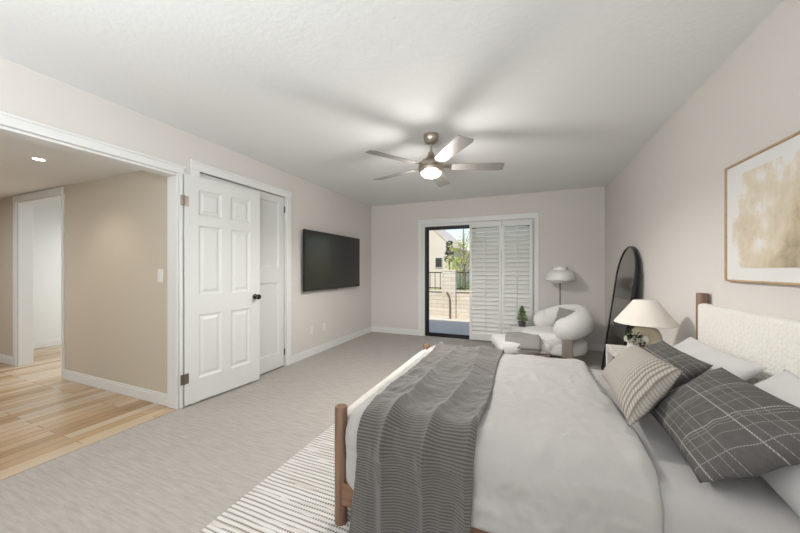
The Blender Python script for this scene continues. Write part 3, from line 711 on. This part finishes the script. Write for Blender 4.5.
for c in ((-.02,0,.15),(.02,-.02,.155),(.045,-.01,.135),(0,.03,.16)):
    for i in range(90):
        v = Vector((random.gauss(0,1),random.gauss(0,1),random.gauss(0,1))).normalized()*.024
        fb.leaf(Vector(c)+v*.7, v+Vector((random.uniform(-.01,.01),0,0)), .014, .013)
for i in range(120):
    v = Vector((random.gauss(0,1),random.gauss(0,1),random.gauss(0,.6))).normalized(); lb.leaf(Vector((.01,0,.165))+v*.035*random.random(), v+Vector((0,0,.3)), .035, .018)
for i in range(60):
    v = Vector((random.gauss(0,1),random.gauss(0,1),random.gauss(0,.6))).normalized(); lb.leaf(Vector((.07,-.03,.10))+v*.02, v, .03, .016)
for c in ((-.02,0,.15),(.045,-.01,.135)): lb.tube([(0,0,.10),(c[0]*.6,c[1],.12),c], .0015, 5)
fb.done('blossoms', M['petal'], vs, fix=False); lb.done('leaves', M['darkleaf'], vs, fix=False)

# ---------------------------------------------------------------- leaning mirror
mr = thing('leaning_mirror', 'tall arched mirror in a thin dark frame leaning on the right wall', 'mirror', (0,0,0))
MW, MH = .35, 1.475; lean = math.atan2(.19, 1.45)
out = [(-MW,0)]+[(-MW, MH-MW)]+[(-MW*math.cos(a), MH-MW+MW*math.sin(a)) for a in [PI*i/28 for i in range(1,28)]]+[(MW,MH-MW),(MW,0)]
# local: width along Y, up along leaning axis, thickness along -X
mtx = Matrix.Translation((.845,4.05,.005)) @ Matrix.Rotation(lean,4,'Y')
def mk(pts, t0, t1):
    b = B(); b.prism([(t0, y, z) for y, z in pts], (t1-t0,0,0)); bmesh.ops.transform(b.bm, matrix=mtx, verts=b.bm.verts); return b
inn = [(y*(1-.02/MW) , .014+z*(1-.024/MH)) for y, z in out]
mk(inn, .008, .02).done('mirror_glass', M['mirror'], mr)
b = B(); k = len(out)
for t0, t1 in ((0,.026),):
    vo = [[b.bm.verts.new((t, y, z)) for y, z in ring_] for t in (t0,t1) for ring_ in (out, inn)]
    for i in range(k):
        j = (i+1)%k
        b.bm.faces.new((vo[0][i],vo[0][j],vo[1][j],vo[1][i])); b.bm.faces.new((vo[2][i],vo[3][i],vo[3][j],vo[2][j]))
        b.bm.faces.new((vo[0][i],vo[2][i],vo[2][j],vo[0][j])); b.bm.faces.new((vo[1][i],vo[1][j],vo[3][j],vo[3][i]))
bmesh.ops.transform(b.bm, matrix=mtx, verts=b.bm.verts); b.done('frame', M['black'], mr)
mk(inn, .0205, .025).done('backing', M['black'], mr)

# ---------------------------------------------------------------- armchair corner
ch = thing('armchair', 'rounded white boucle armchair with a wraparound back and grey wood legs', 'armchair', (.365,4.62,0), R(-70))
# local: faces -Y
def band():
    b = B(); pts = []; rr = []; rb = []; NN = 40
    for i in range(NN+1):
        t = i/NN; a = R(-35)+R(250)*t     # from right front round the back to left front
        x, y = .335*math.cos(a), .30*math.sin(a)+.02
        back = max(0, math.sin(a)); z = .475+.105*back**.8
        e = min(t, 1-t)*NN/5; cap = math.sqrt(max(.02, 1-(1-min(1,e))**2))
        pts.append((x,y,z)); rr.append(.112*cap); rb.append((.15+.02*back)*cap)
    b.tube(pts, rr, 20, rb=rb); return b
band().done('back_and_arms', M['boucle'], ch, smooth=True)
def rdisc(r, z0, z1, e, squash=1, cy=0):
    pr = [(0,z0)]+[(r-e+e*math.sin(a), z0+e-e*math.cos(a)) for a in [PI/2*i/6 for i in range(7)]]+[(r-e+e*math.cos(a), z1-e+e*math.sin(a)) for a in [PI/2*i/6 for i in range(7)]]+[(0,z1+.012)]
    return B().lathe(pr, loc=(0,cy,0), seg=40)
rdisc(.375,.13,.30,.06).done('base_cushion', M['boucle'], ch, smooth='auto')
rdisc(.34,.16,.41,.10, cy=-.12).done('seat', M['boucle'], ch, smooth='auto')
for s_ in (-1,1): B().box(s_*.40-.018, s_*.40+.018, -.10, .02, 0, .36, bev=.006).done('leg', M['greywood'], ch)
B().box(-.38,.38,-.07,-.01,.09,.125, bev=.004).done('crossbar', M['greywood'], ch)
pillow('throw_pillow', (.33,4.60,.44),(.56,4.36,.46),(.63,4.46,.69),(.42,4.74,.70), .09, M['greycloth'], 'small grey pillow leaning in the white armchair', 'pillow', 8, n=26)

ot = thing('ottoman', 'low white cushioned ottoman with grey wood legs before the armchair', 'ottoman', (-.08,3.93,0), R(20))
ob = B().box(-.27,.27,-.26,.26,.27,.40, bev=.055); ob.done('cushion', M['boucle'], ot, smooth='auto')
for x in (-.24,.24):
    for y in (-.23,.23): B().box(x-.016,x+.016,y-.016,y+.016,0,.275, bev=.003).done('leg', M['greywood'], ot)
B().box(-.25,.25,-.24,-.215,.24,.272).box(-.25,.25,.215,.24,.24,.272).done('apron', M['greywood'], ot)
B().box(-.24,.24,-.012,.012,.08,.10).done('stretcher', M['greywood'], ot)
# folded blanket draped on the ottoman
bl = B()
for k, (dz, sh) in enumerate(((0,0),(.018,.012),(.035,-.006))):
    def ff(u, v, dz=dz, sh=sh):
        x = -.19+.36*u+sh; y = -.30+.36*v+sh*.6; hang = max(0, -.235-y);  x2 = x*math.cos(-.35)-y*math.sin(-.35); y2 = x*math.sin(-.35)+y*math.cos(-.35)
        return Vector((x2+.06, y2+.0, (.412-hang*1.5)+dz+.008*math.sin(u*7+k)*math.sin(v*5)+.006*noise.noise(Vector((u*4,v*4,k)))))
    bl.grid(24, 16, ff, lambda u,v:(u*.4,v*.24))
fbk = bl.done('folded_blanket', M['greycloth'], smooth=True, solid=.014); fbk.location = (-.08,3.93,0); fbk.rotation_euler = (0,0,R(20)); tag(fbk, 'folded grey blanket lying on the white ottoman', 'blanket')

st_ = tag(B().lathe([(0,0),(.135,0),(.14,.01),(.14,.355),(.135,.365),(0,.365)], loc=(-.09,4.98,0), seg=40).done('side_table', M['stone_drum'], smooth='auto'), 'white drum side table between the shutters and the armchair', 'side table')
pp = thing('potted_conifer', 'small green potted conifer on the white drum table', 'plant', (-.055,4.93,.367))
B().lathe([(0,0),(.045,0),(.056,.07),(.052,.07),(.045,.06),(0,.062)], seg=24).done('pot', M['darkpot'], pp, smooth='auto')
B().lathe([(.012,.06),(.006,.26),(0,.27)], seg=8).done('stem', M['bark'], pp)
random.seed(5); lb = B()
for i in range(620):
    t = random.random()**1.3; z = .085+t*.21; r_ = .078*(1-t)**.75*random.uniform(.2,1); a = random.uniform(0,2*PI)
    lb.leaf((r_*math.cos(a), r_*math.sin(a), z), (math.cos(a), math.sin(a), .8), .024, .012)
lb.done('foliage', M['leaf'], pp, fix=False)

fl = thing('floor_lamp', 'white enamel floor lamp with a rounded shade behind the armchair', 'floor lamp', (.465,5.10,0))
B().lathe([(0,0),(.12,0),(.12,.012),(.015,.02),(0,.02)], seg=32).done('base', M['dark_nickel'], fl, smooth='auto')
B().tube([(0,0,.02),(0,0,1.03)], .007, 10).done('pole', M['dark_nickel'], fl, smooth='auto')
B().lathe([(0,1.02),(.10,1.02),(.118,1.022),(.118,1.045),(.12,1.05),(.165,1.053),(.183,1.056),(.19,1.07),(.19,1.11),(.184,1.15),(.165,1.18),(.13,1.197),(.10,1.202),(.098,1.215),(.098,1.25),(.092,1.255),(0,1.255)], seg=48).done('lamp_shade', M['enamel'], fl, smooth='auto')
